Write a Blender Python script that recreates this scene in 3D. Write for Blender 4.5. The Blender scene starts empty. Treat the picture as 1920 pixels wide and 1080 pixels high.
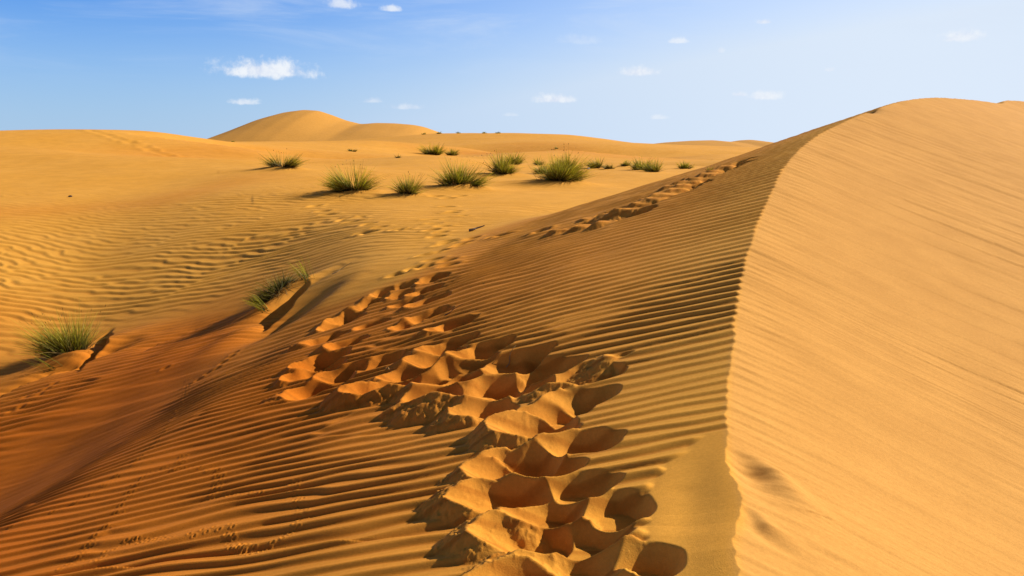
import bpy, math, random
import numpy as np

Q = 1.0                      # mesh density of the sand sheet
R = math.radians
sc = bpy.context.scene
COL = sc.collection

# ------------------------------------------------------------------ camera
F = 1507.0                   # focal length in 1920-wide pixels
EYE = 276.0                  # row of the eye level
PITCH = math.atan((540 - EYE) / F)
cam_d = bpy.data.cameras.new("camera")
cam_d.sensor_width = 36
cam_d.lens = 36 * F / 1920
cam_d.clip_start = 0.05
cam_d.clip_end = 20000
cam = bpy.data.objects.new("camera", cam_d)
COL.objects.link(cam)
cam.location = (0, 0, 0)
cam.rotation_euler = (math.pi / 2 - PITCH, 0, 0)
sc.camera = cam

# ------------------------------------------------------------------ light
SUN_AZ, SUN_EL = 66.0, 31.0          # clockwise from +Y, degrees
sun_d = bpy.data.lights.new("sun", 'SUN')
sun_d.energy = 5.0
sun_d.angle = R(0.55)
sun_d.color = (1.0, 0.90, 0.72)
sun = bpy.data.objects.new("sun", sun_d)
COL.objects.link(sun)
sun.rotation_euler = (R(90 - SUN_EL), 0, R(180 - SUN_AZ))
sun.location = (20, 10, 20)

sc.view_settings.view_transform = 'Standard'
sc.view_settings.look = 'None'
sc.view_settings.gamma = 1
sc.view_settings.exposure = 0.46
sc.render.engine = 'CYCLES'
sc.cycles.max_bounces = 5
sc.cycles.diffuse_bounces = 3


def pix_dir(px, py):
    xn = (px - 960) / F
    yn = (540 - py) / F
    c, s = math.cos(PITCH), math.sin(PITCH)
    return np.array([xn, c + yn * s, -s + yn * c])


def at(px, py, Y):
    d = pix_dir(px, py)
    return d * (Y / d[1])


# ------------------------------------------------------------------ sky
class Nodes:
    def __init__(self, nt):
        self.nt = nt
        nt.nodes.clear()

    def n(self, t, **kw):
        nd = self.nt.nodes.new(t)
        for k, v in kw.items():
            setattr(nd, k, v)
        return nd

    def put(self, sock, v):
        if hasattr(v, 'is_output') or isinstance(v, bpy.types.NodeSocket):
            self.nt.links.new(v, sock)
        else:
            sock.default_value = v

    def m(self, op, a, b=None, c=None, clamp=False):
        nd = self.n('ShaderNodeMath', operation=op, use_clamp=clamp)
        self.put(nd.inputs[0], a)
        if b is not None: self.put(nd.inputs[1], b)
        if c is not None: self.put(nd.inputs[2], c)
        return nd.outputs[0]

    def ramp(self, v, a, b, to0=0.0, to1=1.0, smooth=True):
        nd = self.n('ShaderNodeMapRange')
        nd.interpolation_type = 'SMOOTHSTEP' if smooth else 'LINEAR'
        self.put(nd.inputs['Value'], v)
        self.put(nd.inputs['From Min'], a); self.put(nd.inputs['From Max'], b)
        self.put(nd.inputs['To Min'], to0); self.put(nd.inputs['To Max'], to1)
        return nd.outputs[0]

    def mix(self, f, a, b, blend='MIX'):
        nd = self.n('ShaderNodeMix', data_type='RGBA', blend_type=blend)
        self.put(nd.inputs[0], f); self.put(nd.inputs[6], a); self.put(nd.inputs[7], b)
        return nd.outputs[2]

    def noise(self, vec, scale, detail=3, rough=0.55, dist=0.0):
        nd = self.n('ShaderNodeTexNoise')
        if vec is not None: self.put(nd.inputs['Vector'], vec)
        nd.inputs['Scale'].default_value = scale
        nd.inputs['Detail'].default_value = detail
        nd.inputs['Roughness'].default_value = rough
        nd.inputs['Distortion'].default_value = dist
        return nd.outputs['Fac']


def c4(r, g, b):
    return (r, g, b, 1.0)


world = bpy.data.worlds.new("World")
sc.world = world
world.use_nodes = True
W = Nodes(world.node_tree)
sky = W.n('ShaderNodeTexSky', sky_type='NISHITA')
sky.sun_disc = False
sky.sun_elevation = R(SUN_EL)
sky.sun_rotation = R(SUN_AZ)
sky.altitude = 200
sky.air_density = 1.0
sky.dust_density = 0.6
sky.ozone_density = 2.0
geo = W.n('ShaderNodeTexCoord')
sep = W.n('ShaderNodeSeparateXYZ')
W.put(sep.inputs[0], geo.outputs['Generated'])
dx, dy, dz = sep.outputs
az = W.m('ARCTAN2', dx, dy)
el = W.m('ARCSINE', dz)
comb = W.n('ShaderNodeCombineXYZ')
W.put(comb.inputs[0], az); W.put(comb.inputs[1], el)
ae = comb.outputs[0]
SKY_STRENGTH = 0.089
skyc = W.mix(1.0, sky.outputs[0], c4(0.29, 0.69, 1.33), 'MULTIPLY')
# pale dusty air low down and towards the sun
low = W.ramp(el, R(12), R(-1), 0.0, 0.85)
towards = W.m('MULTIPLY', W.ramp(az, R(-30), R(36), 0.0, 0.84), W.ramp(az, R(150), R(95)))
pale = W.m('ADD', low, W.m('MULTIPLY', towards, W.ramp(el, R(40), R(11), 0.10, 1.0)), clamp=True)
palec = W.mix(W.ramp(az, R(-30), R(30)), c4(3.7, 5.1, 6.95), c4(5.9, 6.75, 7.9))
skyc = W.mix(W.ramp(el, R(38), R(12)), W.mix(1.0, skyc, c4(.11, .095, .09), 'MULTIPLY'), skyc)  # sky above the view darkened on purpose to weaken fill in the shadows
skyc = W.mix(pale, skyc, palec)
# cirrus veils
cm = W.n('ShaderNodeMapping')
W.put(cm.inputs['Vector'], ae)
cm.inputs['Rotation'].default_value = (0, 0, R(10))
cm.inputs['Scale'].default_value = (2.2, 14, 1)
cir = W.noise(cm.outputs[0], 1.6, 6, 0.62, 0.6)
cirm = W.ramp(cir, 0.44, 0.78, 0.0, 1.0)
cirm = W.m('MULTIPLY', cirm, W.ramp(el, R(3), R(9), 0.0, 0.42))
skyc = W.mix(cirm, skyc, c4(5.6, 6.4, 7.6))
# small cumulus: px, py, half width, height above base, opacity (all as directions in the sky)
CLOUDS = [(497, 136, 112, 30, 1.0), (455, 193, 34, 10, .75), (640, 10, 34, 18, .75), (733, 18, 24, 10, .8),
          (700, 190, 24, 9, .5), (763, 202, 48, 10, .5), (1042, 188, 56, 15, .85), (1196, 137, 50, 15, .85),
          (1272, 78, 26, 9, .7), (1433, 42, 20, 8, .75), (1436, 182, 36, 15, .8), (1387, 178, 20, 8, .6),
          (1232, 221, 22, 8, .5), (1804, 72, 42, 16, .75), (1352, 96, 9, 10, .4), (1556, 132, 14, 6, .4),
          (958, 216, 24, 6, .3), (1082, 78, 50, 16, .22)]
cn1 = W.noise(ae, 46, 6, 0.62, 0.2)
cn2 = W.noise(ae, 150, 4, 0.6)
cnz = W.m('ADD', W.m('MULTIPLY', W.m('SUBTRACT', cn1, 0.5), 2.6), W.m('MULTIPLY', W.m('SUBTRACT', cn2, 0.5), 0.9))
tot = None
for (px, py, hw, hh, op) in CLOUDS:
    d = pix_dir(px, py); d = d / np.linalg.norm(d)
    a0, e0 = math.atan2(d[0], d[1]), math.asin(d[2])
    u = W.m('DIVIDE', W.m('SUBTRACT', az, a0), hw / F * 0.97)
    v = W.m('SUBTRACT', el, e0)
    up = W.m('DIVIDE', W.m('MAXIMUM', v, 0.0), hh / F)
    dn = W.m('DIVIDE', W.m('MINIMUM', v, 0.0), 0.42 * hh / F)
    rr = W.m('ADD', W.m('MULTIPLY', u, u), W.m('ADD', W.m('MULTIPLY', up, up), W.m('MULTIPLY', dn, dn)))
    k = W.m('ADD', W.m('SUBTRACT', 0.95, W.m('SQRT', rr)), W.m('MULTIPLY', cnz, 0.62))
    k = W.ramp(k, -0.02, 0.75, 0.0, op * .95)
    tot = k if tot is None else W.m('MAXIMUM', tot, k)
cshade = W.ramp(cn1, 0.35, 0.62, 0.0, 1.0)
ccol = W.mix(cshade, c4(5.9, 6.4, 7.5), c4(7.3, 7.6, 8.0))
skyc = W.mix(tot, skyc, ccol)
bg = W.n('ShaderNodeBackground')
W.put(bg.inputs['Color'], skyc)
bg.inputs['Strength'].default_value = SKY_STRENGTH
wo = W.n('ShaderNodeOutputWorld')
W.put(wo.inputs['Surface'], bg.outputs[0])

# ------------------------------------------------------------------ numeric helpers
rng = np.random.default_rng(7)
random.seed(11)


def _hash(ix, iy, seed):
    h = (ix.astype(np.int64) * 374761393 + iy.astype(np.int64) * 668265263 + seed * 144664) & 0x7fffffff
    h = ((h ^ (h >> 13)) * 1274126177) & 0x7fffffff
    return (h ^ (h >> 16))


def noise2(x, y, seed=0):
    x = np.asarray(x, float); y = np.asarray(y, float)
    ix = np.floor(x); iy = np.floor(y)
    fx = x - ix; fy = y - iy
    ux = fx * fx * fx * (fx * (fx * 6 - 15) + 10)
    uy = fy * fy * fy * (fy * (fy * 6 - 15) + 10)
    def g(ox, oy):
        a = (_hash(ix + ox, iy + oy, seed) & 1023) * (2 * math.pi / 1024)
        return np.cos(a) * (fx - ox) + np.sin(a) * (fy - oy)
    n0 = g(0, 0) * (1 - ux) + g(1, 0) * ux
    n1 = g(0, 1) * (1 - ux) + g(1, 1) * ux
    return (n0 * (1 - uy) + n1 * uy) * 1.5


def fbm(x, y, seed=0, octv=3):
    s = 0; a = 1.0
    for o in range(octv):
        s = s + a * noise2(x * 2 ** o, y * 2 ** o, seed + o * 17)
        a *= 0.5
    return s


def sstep(a, b, x):
    t = np.clip((x - a) / (b - a), 0, 1)
    return t * t * (3 - 2 * t)


def smax(a, b, k):
    h = np.clip(0.5 + 0.5 * (a - b) / k, 0, 1)
    return b * (1 - h) + a * h + k * h * (1 - h)


# ------------------------------------------------------------------ the knife-edged dune crest
CREST_PIX = [(1385, 1080, 2.85), (1392, 950, 3.50), (1363, 825, 4.40), (1368, 700, 5.6), (1384, 560, 7.3),
             (1400, 480, 8.6), (1437, 380, 10.8), (1480, 300, 13.4), (1530, 256, 15.6), (1582, 229, 17.6),
             (1642, 204, 19.8), (1700, 188, 22.0), (1760, 183, 24.3), (1830, 188, 26.8), (1880, 194, 29.0),
             (1925, 190, 32.0)]
cpts = [at(*p) for p in CREST_PIX]
pre = [np.array([-3.0, -60, -2.6]), np.array([-1.0, -20, -1.9]), np.array([0.15, -6, -1.66]), np.array([0.55, -1, -1.64]),
       np.array([0.80, 1.2, -1.63])]
post = [np.array([33., 40., 1.4]), np.array([60., 60., 0.0]), np.array([120., 100., -1.0])]
cpts = np.array(pre + cpts + post)


def catmull(P, n):
    out = []
    Pp = np.vstack([2 * P[0] - P[1], P, 2 * P[-1] - P[-2]])
    for i in range(len(P) - 1):
        p0, p1, p2, p3 = Pp[i:i + 4]
        for t in np.arange(n) / n:
            out.append(0.5 * ((2 * p1) + (-p0 + p2) * t + (2 * p0 - 5 * p1 + 4 * p2 - p3) * t * t + (-p0 + 3 * p1 - 3 * p2 + p3) * t ** 3))
    out.append(P[-1])
    return np.array(out)


CR = catmull(cpts, 4)
CRS = np.concatenate([[0], np.cumsum(np.hypot(*(CR[1:, :2] - CR[:-1, :2]).T))])


def crest_field(x, y):
    """signed distance to the crest (positive on the left), crest height, arc length there"""
    best = np.full(x.shape, 1e18); D = np.zeros(x.shape); Z = np.zeros(x.shape); S = np.zeros(x.shape)
    for i in range(len(CR) - 1):
        a = CR[i]; b = CR[i + 1]
        ex, ey = b[0] - a[0], b[1] - a[1]
        L2 = ex * ex + ey * ey
        t = np.clip(((x - a[0]) * ex + (y - a[1]) * ey) / L2, 0, 1)
        qx = x - (a[0] + ex * t); qy = y - (a[1] + ey * t)
        d2 = qx * qx + qy * qy
        m = d2 < best
        sg = np.sign(ex * qy - ey * qx)
        best = np.where(m, d2, best)
        D = np.where(m, sg * np.sqrt(d2), D)
        Z = np.where(m, a[2] + (b[2] - a[2]) * t, Z)
        S = np.where(m, CRS[i] + (CRS[i + 1] - CRS[i]) * t, S)
    return D, Z, S


# ------------------------------------------------------------------ the sand plain and the dunes beyond it (px, row, distance)
PL = [
    # left field
    (0, 640, 12.6), (0, 560, 14.6), (0, 480, 17.5), (0, 420, 20.5), (0, 350, 27), (0, 290, 38), (0, 240, 56), (0, 262, 80),
    (150, 600, 13.5), (150, 500, 17), (150, 400, 22), (150, 385, 23.5), (150, 330, 30), (150, 285, 40), (150, 236, 60), (150, 264, 85),
    (300, 560, 14.6), (300, 480, 18), (300, 400, 22.5), (300, 340, 31), (300, 288, 43), (300, 239, 64), (300, 266, 90),
    (430, 480, 18), (430, 400, 22.5), (430, 350, 29), (430, 300, 42), (430, 257, 72), (430, 268, 100),
    (560, 545, 13.8), (560, 500, 16.0), (560, 430, 20.5), (560, 370, 26), (540, 318, 38), (560, 292, 60), (560, 265, 100), (560, 275, 130),
    # middle
    (600, 600, 11.6), (700, 560, 12.2), (680, 480, 15.6), (680, 420, 20.0), (680, 366, 28), (680, 320, 42), (680, 296, 60), (680, 294, 72), (690, 264, 115), (690, 276, 150),
    (800, 540, 12.2), (900, 500, 13.2), (830, 480, 14.4), (830, 440, 17.0), (830, 405, 21), (850, 357, 30), (850, 320, 44), (830, 289, 60), (830, 293, 78), (840, 272, 115), (850, 268, 150), (850, 250, 210), (850, 272, 290),
    (980, 450, 15.6), (950, 430, 17.4), (950, 400, 21), (950, 332, 40), (950, 305, 60), (950, 285, 90), (950, 272, 130), (950, 251, 210), (950, 272, 290),
    (1060, 432, 16.6), (1080, 400, 22), (1060, 346, 34), (1080, 320, 48), (1080, 295, 80), (1080, 272, 130), (1090, 257, 195), (1090, 276, 260),
    (1200, 360, 30), (1200, 320, 45), (1200, 298, 80), (1200, 270, 170), (1200, 282, 230),
    (1320, 330, 42), (1320, 310, 60), (1320, 290, 100), (1320, 275, 170), (1320, 286, 230),
    (1440, 330, 44), (1440, 300, 80), (1440, 279, 160), (1440, 288, 230),
    (1700, 330, 50), (1700, 310, 90), (1700, 285, 200), (1950, 320, 60), (1950, 290, 200),
    # far beyond
    (0, 288, 400), (500, 288, 500), (960, 287, 500), (1440, 287, 500), (1920, 287, 500),
]
def stretch(px, py, Y):
    # the field below the slope lies a little farther off
    k = 1.30 - 0.30 * min(1, max(0, (Y - 30) / 60))
    k = 1 + (k - 1) * min(1, max(0, (680 - px) / 520))
    return at(px, py, Y * k)


pp = [stretch(*p) for p in PL]
extra = [(-16, 8, -5.0), (-14, 0, -5.2), (-16, -10, -5.0), (-8, -20, -4.6), (-10, 4, -5.4), (12, 3, -6.2), (14, 8, -6.4), (18, 12, -6.2), (26, 20, -5.6), (16, -8, -6.6), (0, -80, -4),
         (-60, 20, -1.0), (-80, -40, -2), (60, 10, -4), (60, -40, -5), (-8, 12.5, -4.8), (-4, 9, -5.0), (0, 4, -5.2), (-11, 10.5, -4.9), (40, 35, -4)]
pp = np.array([tuple(p) for p in pp] + extra)


def lr(x, y):
    return np.arctan2(x, y), 0.62 * np.log(np.hypot(x, y) + 0.6)


pa, pb = lr(pp[:, 0], pp[:, 1])
pe = pp[:, 2] / (np.hypot(pp[:, 0], pp[:, 1]) + 0.6)


def tps(r2):
    return 0.5 * r2 * np.log(r2 + 1e-12)


N = len(pp)
Kmat = tps((pa[:, None] - pa[None]) ** 2 + (pb[:, None] - pb[None]) ** 2) + np.eye(N) * 2e-5
Pm = np.c_[np.ones(N), pa, pb]
A = np.block([[Kmat, Pm], [Pm.T, np.zeros((3, 3))]])
wts = np.linalg.solve(A, np.r_[pe, 0, 0, 0])


def plain(x, y):
    a, b = lr(x, y)
    e = wts[N] + wts[N + 1] * a + wts[N + 2] * b
    for i in range(N):
        e = e + wts[i] * tps((a - pa[i]) ** 2 + (b - pb[i]) ** 2)
    r = np.hypot(x, y) + 0.6
    e = np.where(r > 500, -0.006, e)
    back = sstep(1.4, 2.2, np.abs(a))
    return e * r * (1 - back) + back * (-4.0)


def softp(t, k=1.0):
    return k * np.log1p(np.exp(np.clip(t / k, -40, 40)))


S_NEAR = float(np.interp(10.0, CR[:, 1], CRS))
S_FAR = float(np.interp(20.0, CR[:, 1], CRS))


def dune_sides(x, y):
    D, Z, S = crest_field(x, y)
    far = sstep(S_NEAR, S_FAR, S)
    dd = np.maximum(D, 0)
    # 0.22 near the crest, 0.29 half way down, 0.20 at the foot
    fall = 0.22 * dd + 0.07 * (softp(dd - 3.5) - softp(dd - 9.5)) - 0.03 * softp(dd - 10)
    fall = fall + 0.62 * sstep(5.2, 9.4, D) * sstep(1.0, 4.5, y) * sstep(13.0, 8.5, y)
    zl = Z - fall - 0.22 * np.minimum(D, 0) - 0.11 * D * far
    zr = Z + 0.44 * D + 0.010 * np.minimum(D, 0) ** 2 * sstep(26, 10, y)
    zl = np.maximum(zl, -9)
    zr = np.maximum(zr, -12)
    return zl, zr, D, S


def base(x, y):
    zl, zr, D, S = dune_sides(x, y)
    p = plain(x, y)
    return smax(np.minimum(zl, zr), p, 0.40)


def hit(px, py, tmin=1.5, tmax=600):
    d = pix_dir(px, py); d = d / np.hypot(d[0], d[1])
    t = np.exp(np.linspace(math.log(tmin), math.log(tmax), 1400))
    h = base(d[0] * t, d[1] * t) - d[2] * t
    i = np.argmax(h > 0)
    if not (h > 0).any():
        return None
    t0, t1 = t[max(i - 1, 0)], t[i]
    tt = np.linspace(t0, t1, 30)
    h = base(d[0] * tt, d[1] * tt) - d[2] * tt
    j = np.argmax(h > 0)
    return d[0] * tt[j], d[1] * tt[j]


# ------------------------------------------------------------------ the polar sheet
fine = 0.00130 / Q
A_f = np.arange(R(-42), R(42), fine)
side = np.concatenate([[R(42) + fine * 2], np.linspace(R(43.5), R(180), 60)[:-1]])
AZ = np.concatenate([-side[::-1], A_f, side, [math.pi]])
AZ = np.unique(AZ)


def seg(a, b, st):
    n = max(2, int(math.log(b / a) / st * Q))
    return np.exp(np.linspace(math.log(a), math.log(b), n, endpoint=False))


RR = np.concatenate([seg(0.02, 1.9, .04), seg(1.9, 9.5, .0019), seg(9.5, 45, .0030), seg(45, 330, .0085), seg(330, 9000, .06), [9000]])
nr, na = len(RR), len(AZ)
GX = RR[:, None] * np.sin(AZ)[None]
GY = RR[:, None] * np.cos(AZ)[None]
print("grid", nr, na)

zl, zr, CD, CS = dune_sides(GX, GY)
ZP = plain(GX, GY)
near = RR[:, None] < 70

# gentle unevenness
und = 0.022 * noise2(GX * .35, GY * .35, 3) + 0.02 * noise2(GX * 1.1, GY * 1.1, 4)
und = und * sstep(0.1, 3.0, np.abs(CD))
und_p = (0.10 * noise2(GX * .12, GY * .16, 6) + 0.35 * noise2(GX * .03, GY * .035, 8) * sstep(40, 90, RR[:, None])) * sstep(9, 16, RR[:, None])


def wave(th, sk=0.75):
    return np.sin(th + sk * np.sin(th))


TAU = 2 * math.pi
# ripples running straight down from the crest on the left flank
w1 = 0.15 * noise2(GX * .33, GY * .45, 21) + 0.045 * noise2(GX * .8, GY * 1.8, 22) + 0.020 * noise2(GX * 2.2, GY * 5, 23)
tl = GY + 0.10 * GX + w1
lam = 0.168
tl = tl + 0.0
th1 = TAU * (14.0 * np.log1p(np.maximum(tl + 18, 0.1) / 8.0)) * 0 + TAU * (tl / lam - 0.0055 * np.maximum(tl - 4, 0) ** 2 / lam * 1.3)
w2 = 0.10 * noise2(GX * .9 + 7, GY * 1.6, 27)
th2 = th1 * 0.93 + TAU * w2 / lam
mk = sstep(0.28, 0.40, noise2(GX * .5 + 3, GY * .9, 31))
mk = mk * sstep(.8, 2.5, CD)
rl = wave(th1) * (1 - mk) + wave(th2) * mk
ampl = 0.0135 * np.clip(0.90 + 0.55 * noise2(GX * .35, GY * .6, 35), .45, 1.2)
rip_l = ampl * rl * sstep(34, 22, RR[:, None])

# wandering ripples of the left field
wx = 0.55 * noise2(GX * .22, GY * .22, 41) + 0.20 * noise2(GX * .75, GY * .9, 42) + 0.05 * noise2(GX * 2.2, GY * 2.6, 43)
tp = GY * 0.93 + GX * 0.37 + wx
thp = TAU * tp / 0.33
thq = thp * 0.9 + TAU * 0.25 * noise2(GX * .9, GY * 1.2, 44)
mq = sstep(-0.05, 0.2, noise2(GX * .6 + 9, GY * .8, 45))
rp = wave(thp) * (1 - mq) + wave(thq) * mq
pfade = sstep(48, 20, RR[:, None]) * np.clip(0.72 + 0.55 * noise2(GX * .11, GY * .13, 47), 0.3, 1.1)
rip_p = 0.021 * rp * pfade * (.45 + .55 * sstep(-2.5, -7, GX))

# long soft streaks on the sunlit right flank
ts = GY + 0.42 * GX + 0.10 * noise2(GX * .25, GY * .3, 51) + 0.02 * noise2(GX * .6, GY * 1.6, 52)
st = 0.50 * noise2(ts * 3.4, GX * .16 + 5, 53) + 0.42 * noise2(ts * 7.5, GX * .25 + 2, 54) + 0.20 * noise2(ts * 16., GX * .4, 55)
sa = np.clip(0.75 + 0.9 * noise2(GX * .30, GY * .22, 56), 0.12, 1.5)
fr = noise2(ts * 30., GX * .7, 57) * np.clip(noise2(GX * .35 + 4, GY * .3, 58) * 2.2 + .35, 0, 1.4)
rip_r = 0.0145 * (st + .26 * fr) * sa * sstep(45, 25, RR[:, None]) + 0.0035 * wave(th1) * sstep(-0.9, -0.05, CD)

# the smooth patch below the little fork of the crest (plan-view polygon)
PATCH_PX = [(1372, 800), (1315, 812), (1275, 845), (1240, 872), (1204, 918), (1192, 1000), (1200, 1110), (1400, 1110), (1400, 820)]


def poly_sdf(P, x, y):
    d = np.full(x.shape, 1e9); inside = np.zeros(x.shape, bool)
    n = len(P)
    for i in range(n):
        a = P[i]; b = P[(i + 1) % n]
        ex, ey = b[0] - a[0], b[1] - a[1]
        t = np.clip(((x - a[0]) * ex + (y - a[1]) * ey) / (ex * ex + ey * ey), 0, 1)
        d = np.minimum(d, np.hypot(x - a[0] - ex * t, y - a[1] - ey * t))
        c = ((a[1] > y) != (b[1] > y))
        xi = (b[0] - a[0]) * (y - a[1]) / (b[1] - a[1] + 1e-12) + a[0]
        inside ^= c & (x < xi)
    return np.where(inside, d, -d)


def plane_hit(px, py):
    return hit(px, py)


pw = [plane_hit(px, py) for px, py in PATCH_PX[1:6]] + [(0.2, 1.5), (2.2, 1.5), (2.6, 4.66)]
win = RR < 12
sub = np.ix_(win, np.ones(na, bool))
sd = poly_sdf(pw, GX[win], GY[win]) + 0.030 * noise2(GX[win] * 4.0, GY[win] * 4.0, 61) + 0.006 * np.sin(TAU * GY[win] / .2)
inp = np.zeros_like(GX); inp[win] = sstep(-0.005, 0.05, sd)
rip_l = rip_l * (1 - inp) * (1 - .85 * sstep(6.3, 7.6, CD) * sstep(10.6, 9.2, CD) * sstep(14, 11, GY))
scoop = np.zeros_like(GX)
scoop[win] = (-0.006 * sstep(-0.03, 0.04, sd) - 0.020 * sstep(0.05, 0.35, sd) * sstep(.9, .45, sd)) * sstep(0.02, 0.30, CD[win])

# furrows on the right flank just below the fork
def groove(P, wid, dep, lip):
    out = np.zeros_like(GX)
    x = GX[win]; y = GY[win]
    best = np.full(x.shape, 1e9); tt = np.zeros(x.shape); sg = np.zeros(x.shape)
    L = 0; tot_l = sum(math.hypot(P[i + 1][0] - P[i][0], P[i + 1][1] - P[i][1]) for i in range(len(P) - 1))
    for i in range(len(P) - 1):
        a, b = P[i], P[i + 1]
        ex, ey = b[0] - a[0], b[1] - a[1]
        l = math.hypot(ex, ey)
        t = np.clip(((x - a[0]) * ex + (y - a[1]) * ey) / (l * l), 0, 1)
        qx, qy = x - a[0] - ex * t, y - a[1] - ey * t
        d = np.hypot(qx, qy)
        m = d < best
        best = np.where(m, d, best); tt = np.where(m, (L + l * t) / tot_l, tt)
        sg = np.where(m, np.sign(ex * qy - ey * qx), sg)
        L += l
    w = wid * (0.5 + 0.9 * tt)
    f = sstep(1.0, 0.15, tt) * sstep(-.02, .35, tt)
    s = best * sg / w
    g = -dep * np.exp(-(s + 0.5) ** 2 * 1.6) + lip * np.exp(-(s - 0.9) ** 2 * 1.8)
    out[win] = g * f
    return out


fur = groove([hit(1385, 838), hit(1420, 880), hit(1470, 950), hit(1540, 1010)], 0.17, 0.060, 0.045)
fur += groove([hit(1398, 945), hit(1430, 990), hit(1500, 1040), hit(1560, 1075)], 0.08, 0.022, 0.015)

ZL = zl + und + rip_l + scoop
ZR = zr + 0.6 * und + rip_r + fur + 0.016 * noise2(GX * 1.1, GY * 1.7, 77) * sstep(-1.2, -.1, CD)
dune = np.minimum(ZL, ZR)
dsmooth = np.minimum(zl, zr)
kz = 0.40
hmix = np.clip(0.5 + 0.5 * (dsmooth - ZP) / (2.2 * kz), 0, 1)
# the foot of the slope is wind-smoothed
footfade = sstep(0.05, 0.30, np.abs(dsmooth - ZP))
Z = smax(dsmooth + (dune - dsmooth) * (0.15 + 0.85 * footfade), ZP + und_p + rip_p * (0.25 + 0.75 * footfade), kz)
plainness = sstep(0.1, -0.1, dsmooth - ZP)
ZSM = smax(dsmooth + und, ZP + und_p, kz)


# ------------------------------------------------------------------ local edits of the sheet
def window(x, y, rad):
    r = math.hypot(x, y); a = math.atan2(x, y)
    i0, i1 = np.searchsorted(RR, [r - rad, r + rad])
    da = math.asin(min(0.99, rad / r))
    j0, j1 = np.searchsorted(AZ, [a - da, a + da])
    return slice(max(i0 - 1, 0), i1 + 1), slice(max(j0 - 1, 0), j1 + 1)


def zat(x, y, arr=None):
    arr = Z if arr is None else arr
    i = min(max(np.searchsorted(RR, math.hypot(x, y)), 1), nr - 1)
    j = min(max(np.searchsorted(AZ, math.atan2(x, y)), 1), na - 1)
    fi = (math.hypot(x, y) - RR[i - 1]) / (RR[i] - RR[i - 1])
    fj = (math.atan2(x, y) - AZ[j - 1]) / (AZ[j] - AZ[j - 1])
    return float((arr[i - 1, j - 1] * (1 - fj) + arr[i - 1, j] * fj) * (1 - fi) + (arr[i, j - 1] * (1 - fj) + arr[i, j] * fj) * fi)


DIG = np.zeros_like(GX)          # freshly disturbed, clumpy sand


def mound(x, y, w, h, ang=0.0, long=1.6, tail=1.0):
    """wind-piled sand round a tuft, with a tail on its lee side"""
    wi = window(x, y, w * long * 3.2)
    X = GX[wi] - x; Y = GY[wi] - y
    u = X * math.cos(ang) + Y * math.sin(ang); v = -X * math.sin(ang) + Y * math.cos(ang)
    uu = np.where(u < 0, u / (long * (1 + tail)), u / long)
    rr = np.sqrt(uu * uu + v * v) / w
    Z[wi] += h * np.exp(-rr ** 2 * 1.1) * (1 + 0.2 * noise2(GX[wi] * 1.5 / w, GY[wi] * 1.5 / w, 71))


def footprint(x, y, a=0.30, b=0.20, D=0.045, ang=None, wall=1.5, rep=0.58, reach=2.2, rough=0.75, lob=1.0):
    wi = window(x, y, a * reach + 0.75)
    X = GX[wi] - x; Y = GY[wi] - y
    e = 0.35
    gx = (zat(x + e, y, ZSM) - zat(x - e, y, ZSM)) / (2 * e); gy = (zat(x, y + e, ZSM) - zat(x, y - e, ZSM)) / (2 * e)
    sl = min(0.35, math.hypot(gx, gy))
    if ang is None:
        ang = math.atan2(gy, gx)
    ca, sa_ = math.cos(ang), math.sin(ang)
    nz = 0.06 * a / .3
    X = X + nz * noise2(GX[wi] * 4.0, GY[wi] * 4.0, 81); Y = Y + nz * noise2(GX[wi] * 4.0, GY[wi] * 4.0, 82)
    u = X * ca + Y * sa_; v = -X * sa_ + Y * ca
    zc_ = zat(x, y, ZSM)
    k = a / 0.3
    fl = zc_ - D
    # hole: steep uphill wall, floor climbing gently to the downhill rim
    rho = np.sqrt((u / a) ** 2 + (v / b) ** 2) + 1e-6
    rm = np.hypot(u, v)
    dist = rm * (1 - 0.55 / rho)
    side_w = np.clip(0.5 + 0.5 * u / rm, 0, 1)
    zh = fl + np.maximum(dist, 0) * (0.45 + (wall - 0.45) * side_w ** 0.7) + 0.012 * noise2(GX[wi] * 5, GY[wi] * 5, 85)
    # spilled lobe at the angle of repose below the rim
    rim = zc_ - sl * a + 0.085 * k * lob
    uc = u + 0.85 * a
    uc = np.where(uc < 0, uc / 1.5, uc)
    rl_ = np.sqrt((uc / (0.35 * a)) ** 2 + (v / (0.8 * b)) ** 2) + 1e-6
    dl = np.hypot(u + 0.85 * a, v) * (1 - 1 / rl_)
    rn = 0.013 * fbm(GX[wi] * 14, GY[wi] * 14, 86, 3) * rough
    zlob = rim - rep * np.maximum(dl, 0) + rn * sstep(0, .1, dl) + 0.012 * noise2(GX[wi] * 5, GY[wi] * 5, 87)
    clod = np.maximum(noise2(GX[wi] * 15, GY[wi] * 15, 88) - .28, 0) + .6 * np.maximum(noise2(GX[wi] * 45, GY[wi] * 45, 89) - .25, 0)
    zlob = zlob + 0.026 * clod * rough * sstep(0, .06, dl)
    zh = zh + 0.010 * clod * rough * sstep(0.0, .12, dist)
    old = Z[wi]
    new = smax(old, zlob, 0.012)
    new = -smax(-new, -zh, 0.015)
    Z[wi] = new
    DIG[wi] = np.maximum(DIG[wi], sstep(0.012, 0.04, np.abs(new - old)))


def dent(x, y, r, d, ang=0.0, asp=1.6, rim=0.35):
    wi = window(x, y, r * asp * 2.6)
    X = GX[wi] - x; Y = GY[wi] - y
    u = (X * math.cos(ang) + Y * math.sin(ang)) / asp; v = -X * math.sin(ang) + Y * math.cos(ang)
    q = (u * u + v * v) / (r * r)
    Z[wi] += -d * np.exp(-q * 1.5) + d * rim * np.exp(-(np.sqrt(q) - 1.35) ** 2 * 4)


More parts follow.
